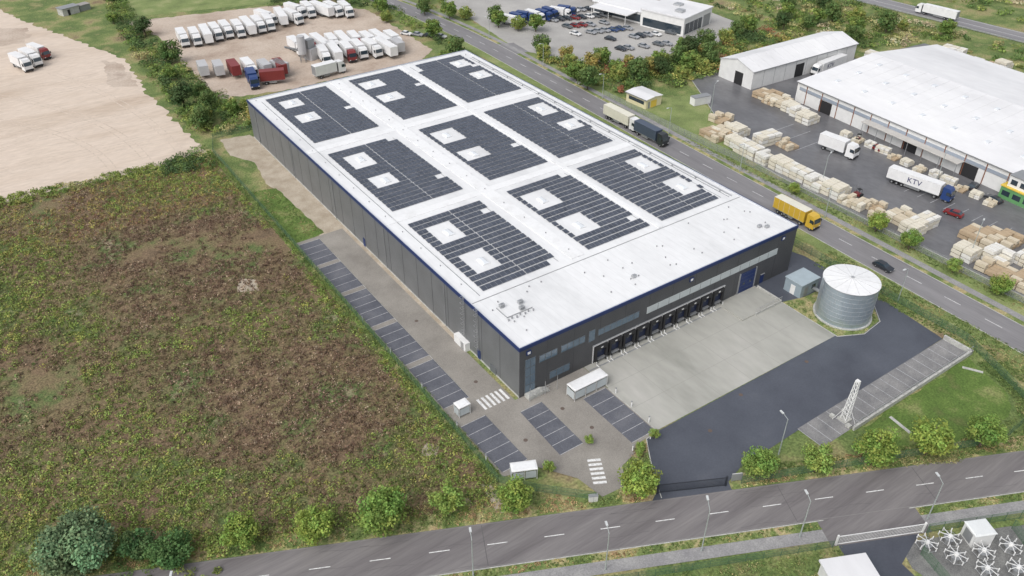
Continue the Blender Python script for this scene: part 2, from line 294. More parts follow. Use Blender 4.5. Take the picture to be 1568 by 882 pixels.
def vent(x,y,s=.3,h=.4): b.cyl((x,y,RZ),(x,y,RZ+h),s*.5,s*.5,8,GREYM); b.cyl((x,y,RZ+h),(x,y,RZ+h+.1),s,s*.7,8,VC)
for i in range(34): vent(rng.uniform(2,69),rng.uniform(2,15),.16,.2)
for y in np.arange(20,128,7.7): vent(69.2,y,.2,.3); vent(2.0,y+2,.13,.15); vent(26.1,y,.14,.3)
for i in range(7): vent(3+i*.9,7.6+.3*(i%2),.2,.4)
for i,(x,y) in enumerate([(3.8,11.4),(7.2,10.4),(6.4,8.8)]):
    b.box(x,x+1.0,y,y+.6,RZ+.2,RZ+.8,STEEL); b.box(x+.1,x+.9,y-.01,y,RZ+.3,RZ+.7,GREYM); b.cyl((x+.5,y+.3,RZ+.8),(x+.5,y+.3,RZ+.86),.2,.2,10,GREYM)
b.box(3.2,8.8,8.4,8.5,RZ+.1,RZ+.2,GREYM); b.box(3.2,3.3,8.5,12,RZ+.1,RZ+.2,GREYM)
for q in ((64,4),(65.2,3),(30,5)): b.box(q[0],q[0]+.9,q[1],q[1]+.6,RZ+.1,RZ+.6,STEEL)
b.build('roof_equipment',parent=WH)
holesx=[9.7,33.8,63.6]; rowsy=[(17.6,47.2,(26.3,39.4)),(53.6,87.4,(67.4,80.3)),(95,128.8,(110.9,122.6))]
colx=[(4.2,22.2),(29.4,46.1),(49.4,67.6)]
DOME=flat('skylight_acrylic',(.68,.71,.74),.25)
b=MB()
for hx in holesx:
    for (_,_,hs) in rowsy:
        for hy in hs: b.box(hx-.75,hx+.75,hy-1.3,hy+1.3,RZ,RZ+.25,ROOF2); b.box(hx-.7,hx+.7,hy-1.25,hy+1.25,RZ+.25,RZ+.45,DOME,top=(.35,.35))
b.build('skylights',parent=WH)
PANEL=mat('solar_glass',[(.3,(.045,.053,.072)),(.5,(.06,.07,.093)),(.7,(.08,.09,.116))],scale=.35,bump=0,rough=.25,spec=.6,flo=.8,fhi=1.2,fs=.8)
FRAME=flat('panel_frame',(.26,.27,.295),.4,.4)
for ci,(x0,x1) in enumerate(colx):
    hx=holesx[ci]
    for ri,(y0,y1,hs) in enumerate(rowsy):
        b=MB(); n=int(round((y1-y0)/1.86)); dy=(y1-y0)/n; mx=int(round((x1-x0)/1.1)); dx=(x1-x0)/mx
        for j in range(n):
            ya=y0+j*dy+.22; yb=y0+(j+1)*dy-.26; za,zb=(.1,.24)
            for i in range(mx):
                xa=x0+i*dx+.012; xb=xa+dx-.024; xc=(xa+xb)/2; yc=(ya+yb)/2
                if any(abs(xc-hx)<2.9 and abs(yc-hy)<(3.4 if ri<2 else 3.0) for hy in hs): continue
                if ci==2 and ri==0 and xc>66.3 and yc<y0+6: continue
                if ci==2 and ri==1 and xc>66.2 and yc<y0+9 : continue
                if ci==2 and ri==2 and xc<51.5 and yc>y1-5: continue
                if (ci*7+j*3+ri)%13==0 and i>=mx-2: continue
                if i==mx//2 and ci!=1: xb-=.16
                b.add([(xa,ya,RZ+za),(xb,ya,RZ+za),(xb,yb,RZ+zb),(xa,yb,RZ+zb),(xa,ya,RZ+za+.04),(xb,ya,RZ+za+.04),(xb,yb,RZ+zb+.04),(xa,yb,RZ+zb+.04)],[(0,3,2,1),(4,5,6,7),(0,1,5,4),(1,2,6,5),(2,3,7,6),(3,0,4,7)],FRAME)
                f=.03; b.add([(xa+f,ya+f,RZ+za+.045),(xb-f,ya+f,RZ+za+.045),(xb-f,yb-f,RZ+zb+.045),(xa+f,yb-f,RZ+zb+.045)],[(0,1,2,3)],PANEL)
        for x in (x0+.3,x1-.3): b.box(x-.03,x+.03,y0+.3,y1-.3,RZ,RZ+.08,GREYM)
        b.build('solar_panel_array')
WF=flat('window_frame',(.12,.13,.14)); SKYG=flat('ribbon_glass',(.1,.15,.2),.1,0,.9); POLY=flat('translucent_panel',(.48,.52,.53),.4)
b=MB()
def win(xa,xb,za,zb,g=SKYG,n=1):
    b.box(xa,xb,-.1,-.02,za,zb,WF); w=(xb-xa)/n
    for i in range(n): b.box(xa+i*w+.07,xa+(i+1)*w-.07,-.12,-.1,za+.08,zb-.08,g)
win(4.2,8.2,6.2,7.8,n=3); win(9,14.5,6.2,7.8,n=4); win(15.3,16.8,5.6,8.2); win(17.5,27.5,6.2,7.7,n=7)
win(6.6,11.2,1.2,2.9,n=3)
b.box(29.5,66.2,-.08,-.02,6.1,7.6,POLY)
for i in range(1,13): x=29.5+i*36.7/13; b.box(x-.03,x+.03,-.1,-.08,6.1,7.6,WF)
b.box(1.1,3.4,-.12,-.02,.4,8.2,WF)
for k in range(4):
    for i in range(2): b.box(1.2+i*1.1,2.2+i*1.1,-.15,-.12,.5+k*1.95,2.3+k*1.95,SKYG)
b.box(55.6,60.2,-.1,-.02,.1,5.0,BLUE)
for k in range(5): b.box(55.6,60.2,-.11,-.1,.95*(k+1)-.02,.95*(k+1)+.02,WF)
for x in (57,59): b.box(x-.3,x+.3,-.13,-.11,2,2.5,GLASS)
b.box(55.3,55.6,-.2,-.02,0,5.2,GREYM); b.box(60.2,60.5,-.2,-.02,0,5.2,GREYM)
b.box(62.3,63.3,-.1,-.02,0.1,2.3,BLUE); b.box(62.2,63.4,-.25,-.02,2.35,2.45,STEEL)
for x in (1.4,40.2,66.8): b.box(x,x+1.0,-.2,-.02,9.2,10.1,BLUE); b.box(x+.2,x+.8,-.22,-.2,9.4,9.9,WHITE)
b.build('windows_and_doors',parent=WH)
b=MB(); n=10; x0,pt=16.6,3.42; CG=flat('dock_canopy_grey',(.3,.31,.32))
b.box(x0-.2,x0+n*pt+.2,-.3,-.02,4.2,4.3,CG); b.box(x0-.2,x0+n*pt+.2,-.32,-.3,4.14,4.32,flat('canopy_edge',(.6,.6,.6)))
b.box(x0-.2,x0+n*pt+.2,-.04,-.02,.05,4.1,flat('dock_wall',(.035,.036,.04)))
for i in range(n+1):
    x=x0+i*pt; b.box(x-.07,x+.07,-.25,-.04,.1,4.1,flat('canopy_edge',(.6,.6,.6)))
for i in range(n):
    x=x0+i*pt+pt/2
    b.box(x-1.45,x+1.45,-.65,-.04,3.2,4.0,DARK); b.box(x-1.45,x-1.1,-.65,-.04,.9,3.2,DARK); b.box(x+1.1,x+1.45,-.65,-.04,.9,3.2,DARK)
    b.box(x-1.1,x+1.1,-.1,-.04,1.1,3.2,DBLUE); b.box(x-.3,x+.3,-.12,-.1,2.3,2.6,GLASS)
    b.box(x-1.2,x+1.2,-.6,-.04,.75,.9,GREYM); b.box(x-1.1,x-.85,-.72,-.6,.35,.9,DARK); b.box(x+.85,x+1.1,-.72,-.6,.35,.9,DARK)
    b.box(x-.25,x+.25,-.67,-.65,3.5,3.8,flat('dock_number_plate',(.6,.6,.6)))
    for sx in (-1.3,1.3): b.cyl((x+sx,-.9,0),(x+sx,-.9,.7),.08,.08,8,WHITE); b.box(x+sx-.06,x+sx+.06,-1.7,-.95,.05,.18,WHITE)
b.build('loading_docks',parent=WH)
b=MB()
for y in (61,13): b.box(-.08,0,y-.5,y+.5,.1,2.2,BLUE)
b.box(-.09,0,7.2,9.2,.1,1.6,WF); b.box(-1.1,-.03,16.2,20.3,0,1.9,WHITE); b.box(-1.15,-1.1,16.8,17.8,.1,1.8,STEEL)
for y in (12.6,17.2):
    for k in (0,.5): b.box(-.45,-.4,y+k,y+k+.05,2.5,12,STEEL)
    for z in np.arange(2.6,12,.4): b.box(-.45,-.4,y,y+.5,z,z+.04,STEEL)
    for z in np.arange(3.5,12,1.2): b.box(-1.0,-.95,y-.1,y+.6,z,z+.06,STEEL); b.box(-1,-.4,y-.1,y-.06,z,z+.06,STEEL); b.box(-1,-.4,y+.56,y+.6,z,z+.06,STEEL)
for y in (25,50,76,101,126): b.cyl((-.12,y,0.2),(-.12,y,10.6),.07,.07,6,GREYM)
b.build('side_doors_and_ladders',parent=WH)
b=MB()
for k in range(6): b.box(1,4.2+.3*(5-k),-1.6,-.2,.12*k+(.05 if k==0 else 0),.12*(k+1),CONC)
for x in np.arange(1.1,5.6,.7): b.cyl((x,-1.65,0),(x,-1.65,1.7),.03,.03,5,STEEL)
b.box(1.1,5.6,-1.68,-1.62,1.65,1.72,STEEL); b.box(1.1,5.6,-1.68,-1.62,1.15,1.2,STEEL)
for x in (1,4.3,7): b.cyl((x,-1.9,0),(x,-1.9,3.2),.05,.05,6,STEEL)
b.build('entrance_stairs',parent=WH)
b=MB(); b.box(49.5,60.6,-7.1,-1.1,.05,.32,YCONC); b.box(53,60.9,-7.3,-7.12,.05,.6,CONC)
for x in np.arange(53,61,1.3): b.cyl((x,-7.2,.6),(x,-7.2,1.5),.03,.03,5,STEEL)
b.box(53,60.9,-7.23,-7.17,1.48,1.53,STEEL); b.box(60.7,61,-7.1,-.8,.05,.6,CONC); b.build('loading_ramp')
def shelter(name,x,y,l,w,rz=0,h=2.4):
    b=MB(); n=int(l/2.0); q=(l-.2)/n
    for i in range(n+1):
        for yy_ in (-w/2+.1,w/2-.1): b.cyl((-l/2+.1+i*q,yy_,0),(-l/2+.1+i*q,yy_,h),.05,.05,6,WHITE)
    b.box(-l/2,l/2,-w/2,w/2,h,h+.12,WHITE); b.box(-l/2+.1,l/2-.1,-w/2+.1,w/2-.1,h+.12,h+.2,ROOF2,top=(.2,.2))
    for i in range(n):
        xx=-l/2+.1+i*q; b.box(xx+.15,xx+q-.15,w/2-.12,w/2-.08,.4,h-.3,POLY); b.box(xx+.15,xx+q-.15,-w/2+.08,-w/2+.12,.4,h-.3,POLY)
        b.box(xx+.6,xx+.66,-.8,.8,.3,.9,STEEL)
    b.box(-l/2,-l/2+.04,-w/2+.2,w/2-.2,.4,h-.3,POLY)
    b.build(name,(x,y,.05),rz)
shelter('bicycle_shelter',11.2,-5.2,7.6,2.4)
shelter('smoking_shelter',-10.3,2.5,2.4,1.9,0,2.2); shelter('smoking_shelter',-9.8,-15.2,4.2,2.0,R(-25),2.2)
# silo
b=MB(); cx,cy,r=68,-16.8,5.35; ring=flat('silo_steel',(.42,.49,.54),.3,.6)
b.cyl((cx,cy,0),(cx,cy,.3),r+.35,r+.35,48,CONC)
for k in range(8):
    z=.3+k*1.0; b.cyl((cx,cy,z),(cx,cy,z+.96),r,r+.02,64,ring,False); b.cyl((cx,cy,z+.96),(cx,cy,z+1.0),r+.04,r+.04,64,STEEL)
for i in range(20):
    a=2*math.pi*i/20
    for k in range(8):
        b.M=Matrix.Translation((cx,cy,0))@Matrix.Rotation(a+(k%2)*.157,4,'Z'); b.box(r+.0,r+.035,-.02,.02,.3+k,1.25+k,STEEL)
b.M=Matrix()
b.cyl((cx,cy,8.3),(cx,cy,8.42),r+.12,r+.12,56,STEEL); b.cyl((cx,cy,8.42),(cx,cy,8.9),r+.1,.3,56,ROOF2,False); b.cyl((cx,cy,8.85),(cx,cy,9.1),.3,.3,12,STEEL)
for i in range(14):
    a=2*math.pi*i/14; b.cyl((cx+(r)*math.cos(a),cy+r*math.sin(a),8.46),(cx+.3*math.cos(a),cy+.3*math.sin(a),8.93),.03,.03,4,MSm)
b.M=Matrix.Translation((cx,cy,0))@Matrix.Rotation(R(150),4,'Z')
for k in (-.25,.25): b.box(r+.3,r+.35,k-.02,k+.02,.3,9,STEEL)
for z in np.arange(.6,9,.35): b.box(r+.3,r+.35,-.25,.25,z,z+.03,STEEL)
b.build('water_tank_silo')
b=MB(); hs_=flat('pump_house_cladding',(.28,.34,.38),.5)
b.box(65,70.5,-8.5,-4.3,0,3.1,hs_); b.box(64.85,70.65,-8.65,-4.15,3.1,3.3,flat('pump_roof',(.36,.43,.47),.5)); b.box(64.96,65,-7,-5.9,.1,2.3,WHITE); b.box(66,67.2,-8.54,-8.5,.1,2.4,GREYM); b.box(68.4,69.6,-8.54,-8.5,1.2,2.2,GLASS)
for x in np.arange(65.5,70.4,.6): b.box(x,x+.03,-8.52,-8.5,0,3.1,GREYM)
b.box(68.8,69.5,-10.3,-8.5,1,1.3,STEEL); b.build('pump_house')
b=MB(); hh=8.5
for sx in (-1,1):
    for sy in (-1,1): b.cyl((sx*.5,sy*.5,.4),(sx*.28+.5,sy*.28,hh),.09,.08,6,WHITE)
for k in range(9):
    t0,t1=k/9,(k+1)/9; w0=.5-.22*t0; w1=.5-.22*t1; z0_,z1_=.4+t0*(hh-.4),.4+t1*(hh-.4); q0,q1=.5*t0,.5*t1
    for sy in (-1,1): b.cyl((-w0+q0,sy*w0,z0_),(w1+q1,sy*w1,z1_),.05,.05,5,WHITE); b.cyl((w0+q0,sy*w0,z0_),(-w1+q1,sy*w1,z1_),.05,.05,5,WHITE)
    for sx in (-1,1): b.cyl((sx*w0+q0,-w0,z0_),(sx*w1+q1,w1,z1_),.05,.05,5,WHITE)
b.box(-.9,.9,-.9,.9,.08,.4,CONC); b.box(-1.6,-1,1.2,2,.08,.6,CONC); b.box(1.2,2,.9,1.6,.08,.6,CONC); b.box(-1.4,-.6,-1.9,-1.1,.08,.5,CONC)
b.box(.2,.8,-.35,.35,hh-.1,hh+.15,WHITE)
for ang in (30,150,270): b.cyl((.1,0,3.5),(2.2*math.cos(R(ang)),2.2*math.sin(R(ang)),.3),.04,.04,4,WHITE)
b.build('lattice_mast',(43,-36.2,.0))
# ---------------------------------------------------------------- fences, gates, lamps
FG=meshmat('fence_mesh_green',(.09,.18,.1),.35); FP=flat('fence_post_green',(.08,.15,.09)); FGY=meshmat('fence_mesh_grey',(.35,.37,.38),.3)
def fence(name,line,h=1.8,mesh=FG,post=FP,step=2.5):
    b=MB()
    for (x0,y0),(x1,y1) in zip(line,line[1:]):
        Ln=math.hypot(x1-x0,y1-y0); b.M=Matrix.Translation((x0,y0,0))@Matrix.Rotation(math.atan2(y1-y0,x1-x0),4,'Z')
        n=max(1,int(Ln/step))
        for i in range(n+1): b.box(i*Ln/n-.03,i*Ln/n+.03,-.03,.03,0,h+.05,post)
        b.poly([(0,.05,.05),(Ln,.05,.05),(Ln,.05,h),(0,.05,h)],mesh)
        for z in (.3,h*.55,h): b.box(0,Ln,.04,.06,z-.02,z+.02,post)
    b.build(name)
fence('mesh_fence',[(-10,137),(-12.9,128),(-13.2,60),(-13.6,0),(-13.9,-14),(-10,-19),(-3.5,-25.5)])
fence('mesh_fence',[(-10,137),(.5,136.5),(40,136.5),(74,136),(79.5,125),(80.2,40),(80.5,-12),(80.3,-36),(72,-54),(60,-54.5),(17.5,-36)])
fence('mesh_fence',[rp(-60,-9.5),rp(-20,-9.3),rp(5,-9.2),rp(32,-8.8)],1.6)
fence('mesh_fence',[rp(47,-8.6),rp(75,-8.6)],2,FG); fence('mesh_fence',[rp(47,-8.8),rp(44,-12),rp(46,-26)],2)
fence('mesh_fence',[(101.5,98),(101.5,60),(102.5,30),(101.6,-5),(101.4,-60)],2,FGY,GREYM)
fence('mesh_fence',[rp(60,-10),rp(59,-24)],2)
def gate(name,p0,p1,h,m,nb):
    b=MB(); Ln=math.hypot(p1[0]-p0[0],p1[1]-p0[1])
    for z in (.15,h-.05): b.box(0,Ln,-.05,.05,z,z+.1,m)
    for i in range(nb+1): b.box(i*(Ln-.05)/nb,i*(Ln-.05)/nb+.05,-.02,.02,.25,h-.05,m)
    for x in (0,Ln): b.box(x-.12,x+.12,-.12,.12,0,h+.3,m)
    b.build(name,(*p0,0),math.atan2(p1[1]-p0[1],p1[0]-p0[0]))
gate('sliding_gate',(5.3,-29.9),(15.2,-34.9),1.9,flat('anthracite',(.03,.035,.045)),60)
gate('sliding_gate',rp(32.7,-8.4),rp(46.5,-8.4),1.9,WHITE,60)
b=MB(); b.box(-.8,.8,-.1,.1,.5,1.8,WHITE); b.box(-.9,.9,-.14,-.1,.4,1.9,GREYM); b.cyl((-.7,0,0),(-.7,0,.5),.05,.05,6,GREYM); b.cyl((.7,0,0),(.7,0,.5),.05,.05,6,GREYM); b.box(-.5,.3,.1,.12,.9,1.4,BLUE); b.build('entrance_sign',(17.2,-35.2,0),RA)
LHm=flat('lamp_head',(.55,.57,.57))
def lamp_mesh(h,arm):
    b=MB(); b.cyl((0,0,0),(0,0,.9),.14,.13,8,LAMPM); b.cyl((0,0,.9),(0,0,h),.1,.06,8,LAMPM)
    b.cyl((0,0,h-.05),(arm,0,h+.25),.05,.045,6,LAMPM); b.box(arm,arm+.8,-.16,.16,h+.18,h+.32,LHm); b.box(arm+.1,arm+.7,-.12,.12,h+.16,h+.18,WHITE)
    return b.mesh('street_lamp')
LM=lamp_mesh(8,1.1); LH=lamp_mesh(9,1.6)
for x,y in ((-26.3,-26.2),(-10.3,-36),(35.4,-56.8),(-62,-10)): place('street_lamp',LM,(x,y,0),RA+R(90))
place('street_lamp',LH,(3.2,-41.5,0),RA+R(80))
place('street_lamp',LM,(16.9,-48,0),RA+R(90)); place('street_lamp',LM,(27.3,-35.2,0),R(80)); place('street_lamp',LM,(81.3,-20.5,0),R(180))
for y in (-55,10,38,66,97,130,165,195): place('street_lamp',LM,(*r2(y,-5 if y<0 else 5),0),R(0) if y<0 else R(180))
for x,y in ((108,20),(108,-20),(120,70),(135,5)): place('street_lamp',LH,(x,y,0),R(20))
BOL=MB(); BOL.cyl((0,0,0),(0,0,.95),.09,.09,8,WHITE); BOL.cyl((0,0,.95),(0,0,1.05),.12,.1,8,GREYM); BOLm=BOL.mesh('bollard_light')
for p in [(-12.9,y) for y in (-9,0,12,24,36)]+[(3.7,-25),(8.2,-20.9),(14.9,-8.8),(14.9,-13),(14.9,-17.5),(12.4,-20.6)]: place('bollard_light',BOLm,(*p,0),0,1.3)
# ---------------------------------------------------------------- vegetation
VG=1.42
def leaves(C,Rr,n,size,cols,var=.3,shell=.5,flatz=False):
    N=len(C); M=N*n; C=np.repeat(np.asarray(C,float),n,0); Rr=np.repeat(np.asarray(Rr,float),n,0); cols=np.repeat(np.asarray(cols,float),n,0)
    d=rng.normal(size=(M,3)); d/=np.linalg.norm(d,axis=1)[:,None]
    if flatz: d[:,2]=np.abs(d[:,2])
    rad=shell+(1.08-shell)*rng.random(M)**.7
    P=C+d*Rr*rad[:,None]
    a=rng.normal(size=(M,3)); nrm=d+np.array([0,0,.5])+.7*rng.normal(size=(M,3)); nrm/=np.linalg.norm(nrm,axis=1)[:,None]
    a=np.cross(nrm,a); a/=np.linalg.norm(a,axis=1)[:,None]; b=np.cross(nrm,a)
    s=(size*(.6+.8*rng.random(M)))[:,None]; a=a*s*.5; b=b*s*.38
    V=np.stack([P-a,P-b*.9,P+a,P+b],1).reshape(-1,3)
    cc=cols*(1-var+2*var*rng.random(M))[:,None]; cc[:,0]*=1+.25*(rng.random(M)-.5)
    return V,np.repeat(cc,4,0)
def leafmesh(name,V,c,mb=None,g=None):
    nq=len(V)//4; me=bpy.data.meshes.new(name)
    tv=np.array(mb.v) if mb else np.zeros((0,3)); nt_=len(tv)
    tf=mb.f if mb else []
    loops=[i for f in tf for i in f]; ls=[];o=0
    for f in tf: ls.append(o); o+=len(f)
    allv=np.concatenate([tv,V]) if nt_ else V
    me.vertices.add(len(allv)); me.vertices.foreach_set('co',allv.astype('f').ravel())
    li=np.concatenate([np.array(loops,int),np.arange(nq*4)+nt_]).astype('i'); me.loops.add(len(li)); me.loops.foreach_set('vertex_index',li)
    st=np.concatenate([np.array(ls,int),np.arange(nq)*4+o]).astype('i'); me.polygons.add(len(st)); me.polygons.foreach_set('loop_start',st)
    me.materials.append(LEAF); me.materials.append(BARK)
    me.polygons.foreach_set('material_index',np.concatenate([np.ones(len(tf),'i'),np.zeros(nq,'i')]).astype('i'))
    me.update(calc_edges=True); at=me.attributes.new('col','FLOAT_COLOR','POINT')
    col=np.ones((len(allv),4),'f'); col[nt_:,:3]=np.clip(c*(g or VG),0,.6); at.data.foreach_set('color',col.ravel()); return me
def tree(name,h,r,col,n=110,cl=26,size=.34,seed=0,trunk=.28,kv=.25):
    # rounded crown: leaf clumps spread over an ellipsoid shell with a few inside
    rs=np.random.default_rng(seed); mb=MB(); hb=h*trunk; cz=(h+hb)/2; hz=(h-hb)/2
    mb.cyl((0,0,0),(0.1,0,hb),.05*r+.06,.04*r+.04,7,BARK); mb.cyl((.1,0,hb),(0,.1,h*.85),.04*r+.04,.03,6,BARK)
    C=[];RR=[];cols=[]
    for i in range(cl):
        d=rs.normal(size=3); d/=np.linalg.norm(d); f=rs.uniform(.52,.78) if i%5 else rs.uniform(.1,.4)
        c=(d[0]*r*f,d[1]*r*f,cz+d[2]*hz*f); C.append(c); q=r*rs.uniform(.26,.42); RR.append((q,q,q*.85)); k=rs.uniform(1-kv,1+kv); cols.append((col[0]*k*rs.uniform(.88,1.22),col[1]*k,col[2]*k))
        if i<9: mb.cyl((0.05,0,hb+(c[2]-hb)*.3),c,.045*r*.5+.02,.015,5,BARK)
    V,c=leaves(C,RR,n,size,cols,shell=.35); return leafmesh(name,V,c,mb)
gA=(.11,.165,.042); gB=(.082,.13,.042); gC=(.165,.2,.055); gY=(.24,.22,.07); gD=(.052,.085,.032)
T=[tree('t0',5.8,2.7,(.15,.225,.05),150,32,.3,1,.14),tree('t1',5.4,2.5,(.175,.25,.055),150,30,.3,2,.14),tree('t2',6.3,2.9,(.135,.21,.05),160,34,.32,3,.16),tree('t3',4.8,2.2,(.15,.22,.055),130,26,.28,4,.14)]
for i,(x,y,s) in enumerate([(-51,-3,1.1),(-42,-8,1.2),(-33,-12,1.35),(-23.5,-14.5,1.2),(-15,-20,1.1),(2.3,-28.5,1.3),(20.5,-36.5,1.0),(29,-41,1.25),(38,-45,1.35),(47,-49,1.4),(56,-53,1.1),(66,-58,1.2),(75,-61,1.1)]):
    place('lime_tree',T[i%4],(x,y,0),i*1.3,s)
for x,y,s in ((3.2,-15.6,.4),(12.9,-20.9,.45),(8.2,-22.5,.35),(-6,-16.8,.5),(9.2,-21.6,.4),(24,-35,.5)): place('young_tree',T[3],(x,y,0),x,s)
place('willow_tree',tree('willow',8.8,5.4,(.11,.175,.09),300,56,.42,9,.06,.42),(-71,7,0),0,1)
place('bushy_tree',tree('dark1',5.2,3.2,(.06,.12,.04),170,32,.32,10,.06),(-60,0.2,0),0,1.1); place('bushy_tree',tree('dark2',4.4,2.4,(.065,.12,.045),150,26,.32,11,.06),(-64,4,0),0,1.1)
for i,(x,y,s) in enumerate([(101,-1,1),(100.5,-10,.85),(100,-21,.8),(100,-31,.95),(100,22,.6),(101,-44,.9)]): place('lime_tree',T[(i+1)%4],(x,y,0),i,s)
F=[tree('f0',7,3.6,gB,90,28,.5,21,.1),tree('f1',6,3.2,gA,90,26,.5,22,.1),tree('f2',5,3.0,gC,80,24,.46,23,.08),tree('f3',8.5,3.6,gD,100,30,.5,24,.1),tree('f4',5.4,3.0,gY,80,24,.46,25,.1)]
far=[(-2,205,0),(-6,190,1),(-8,262,1),(-3,240,3),(-7,176,2),(-5,158,0),(0,150,1),(-9,150,2),(4,143,4),(-4,168,0),(6,150,2),(-10,146,0),(-11,162,3),
 (76,150,1),(80,152,0),(84,160,2),(85,176,1),(80,205,2),(84,215,1),(75,240,1),(66,246,0),(88,232,0),(84,246,2),(97,205,0),(102,195,1),(100,215,3),(108,190,2),(100,235,1),(110,240,3),(100,250,0),
 (112,118,4),(108,124,2),(116,112,1),(121,108,0),(128,104,4),(134,106,1),(140,104,0),(146,108,3),(150,112,1),(155,108,4),(160,110,0),(138,98,1),(132,96,2),(126,100,3),(120,102,0),(114,106,2),(170,112,2),(178,114,0),(186,116,1),
 (106,136,2),(110,130,4),(118,120,1),(124,112,4),(144,101,2),(152,102,0),(108,143,0),(200,110,3),(206,104,0),(214,108,1),(222,104,0),(230,100,2),(210,118,1),(220,124,0),(232,118,3),(216,90,1),(228,86,0),(238,84,2),(206,84,0),(243,70,1),(150,98,0),(142,94,2),(104,112,1),(102,104,0),
 (122,160,1),(118,168,2),(114,180,0),(112,172,1),(165,178,0),(172,186,2),(180,180,1)]
for i,(x,y,k) in enumerate(far): place('field_tree',F[k],(x+rng.uniform(-1.5,1.5),y+rng.uniform(-1.5,1.5),0),i*2.1,rng.uniform(.75,1.25))
def inpoly(x,y,P):
    c=False;j=len(P)-1
    for i in range(len(P)):
        if (P[i][1]>y)!=(P[j][1]>y) and x<(P[j][0]-P[i][0])*(y-P[i][1])/(P[j][1]-P[i][1])+P[i][0]: c=not c
        j=i
    return c
def scatter(P,n):
    xs=[p[0] for p in P]; ys=[p[1] for p in P]; out=[]
    while len(out)<n:
        x=rng.uniform(min(xs),max(xs)); y=rng.uniform(min(ys),max(ys))
        if inpoly(x,y,P): out.append((x,y))
    return out
def pick(cols,x,y,sc=.06,seed=0,w=2.2):
    v=noise.noise(Vector((x*sc,y*sc,seed)))*w*.5+noise.noise(Vector((x*sc*4,y*sc*4,seed+3)))*.35+.5+rng.normal()*.12
    return cols[min(len(cols)-1,max(0,int(v*len(cols))))]
def mass(name,P,n,rr,h,cols,nl=60,size=.45,sc=.06,seed=0):
    C=[];RR=[];cc=[]
    for x,y in scatter(P,n):
        q=rng.uniform(*rr); C.append((x,y,h*q*.3)); RR.append((q,q,h*q*.7)); k=rng.uniform(.65,1.35); c=pick(cols,x,y,sc,seed); cc.append((c[0]*k,c[1]*k,c[2]*k))
    V,c=leaves(C,RR,nl,size,cc,flatz=True,shell=.4); return place(name,leafmesh(name,V,c))
mass('hedge_scrub',[(-13.5,165),(-9.5,241),(-3,298),(4,298),(1,262),(0,235),(1,170),(8,150),(40,144),(40,139),(1,138),(-9,138),(-13,140)],400,(1.0,2.4),1.3,[gD,gB,gA,gC,gB,Y1],65,.5,.08)
mass('hedge_scrub',[(104,140),(104,98),(128,90),(150,92),(196,96),(192,116),(165,111),(128,113),(112,126)],420,(1,2.4),1.2,[gD,gB,gA,gC,gY,gB,(.2,.09,.05)],60,.55,.08,4)
mass('hedge_scrub',[(196,98),(200,80),(250,62),(252,120),(240,150),(200,140)],420,(1,2.6),.8,[gB,gA,gC,Y1,gB,D1],45,.6,.05,7)
mass('hedge_scrub',[(45,250),(70,243),(84,222),(84,165),(88,165),(91,215),(86,262),(60,262)],200,(1,2.2),1.1,[gD,gB,gA,gC],55,.5)
mass('hedge_scrub',[(230,60),(252,55),(262,-40),(235,-60)],160,(1,2.2),.8,[gB,gA,gC,Y1],45,.6)
mass('roadside_scrub',[(275,130),(285,40),(340,40),(340,160)],200,(1.5,3),.8,[gB,gA,gC,Y1,D1],45,.8)
mass('roadside_scrub',[(98,250),(104,200),(112,215),(150,232),(196,192),(200,140),(230,150),(200,230),(120,300)],260,(1,2.6),1,[gD,gB,gA,gC],50,.6)
mass('field_edge_weeds',[(-70,127),(-41,126),(-14.5,124),(-14.3,129),(-41,131),(-66,133.5)],260,(.6,1.3),.9,[gC,gA,Y1,gA],30,.4)
mass('bramble_bushes',[(-16,120),(-14.5,120),(-14.4,133),(-28,128),(-28,120)],60,(.8,1.8),1.0,[gD,gB,gA],60,.4)
mass('bramble_bushes',[(-74,0),(-66,6),(-56,4),(-52,-5),(-60,-8)],50,(.6,1.3),.9,[gB,gA,gC],50,.34)
MP=[(-110,128),(-65,128.5),(-41,127),(-14.6,124.5),(-14.3,-14.5),(-19,-17.5),(-36,-9.5),(-67,5),(-110,25)]
def gval(x,y):
    big=noise.noise(Vector((x*.03,y*.03,2.2)))*1.5+noise.noise(Vector((x*.11,y*.11,7)))*.65+noise.noise(Vector((x*.4,y*.4,9)))*.4
    g=big-.1+(.5 if x<-50 else 0)*min(1,(-50-x)/15+.3)-.6*math.exp(-((x+29)/16)**2-((y-24)/38)**2)-.35*math.exp(-((x+42)/22)**2-((y-88)/20)**2)+(.8 if x>-16 else 0)
    return big,g
C=[];RR=[];cc=[]
for x,y in scatter(MP,27000):
    big,g=gval(x,y); g+=rng.normal()*.22
    if big+rng.normal()*.1<-.7: continue
    if g>.28: c=(.135,.18,.045) if rng.random()<.5 else (.21,.24,.07)
    elif g>.0: c=(.125,.14,.05) if rng.random()<.55 else (.2,.185,.095)
    elif g>-.3: c=(.175,.13,.08) if rng.random()<.72 else (.14,.135,.06)
    else: c=(.14,.094,.066) if rng.random()<.78 else (.27,.205,.145)
    if y>100 and rng.random()<.5: c=(.27,.235,.08) if rng.random()<.6 else (.22,.13,.08)
    q=rng.uniform(.3,.85); k=rng.uniform(.5,1.35)
    C.append((x,y,.03)); RR.append((q,q,q*rng.uniform(.5,1.4))); cc.append(tuple(v*k for v in c))
V,c=leaves(C,RR,13,.27,cc,flatz=True,shell=.2); place('meadow_weeds',leafmesh('meadow_weeds',V,c,g=1.35))
C=[];RR=[];cc=[]
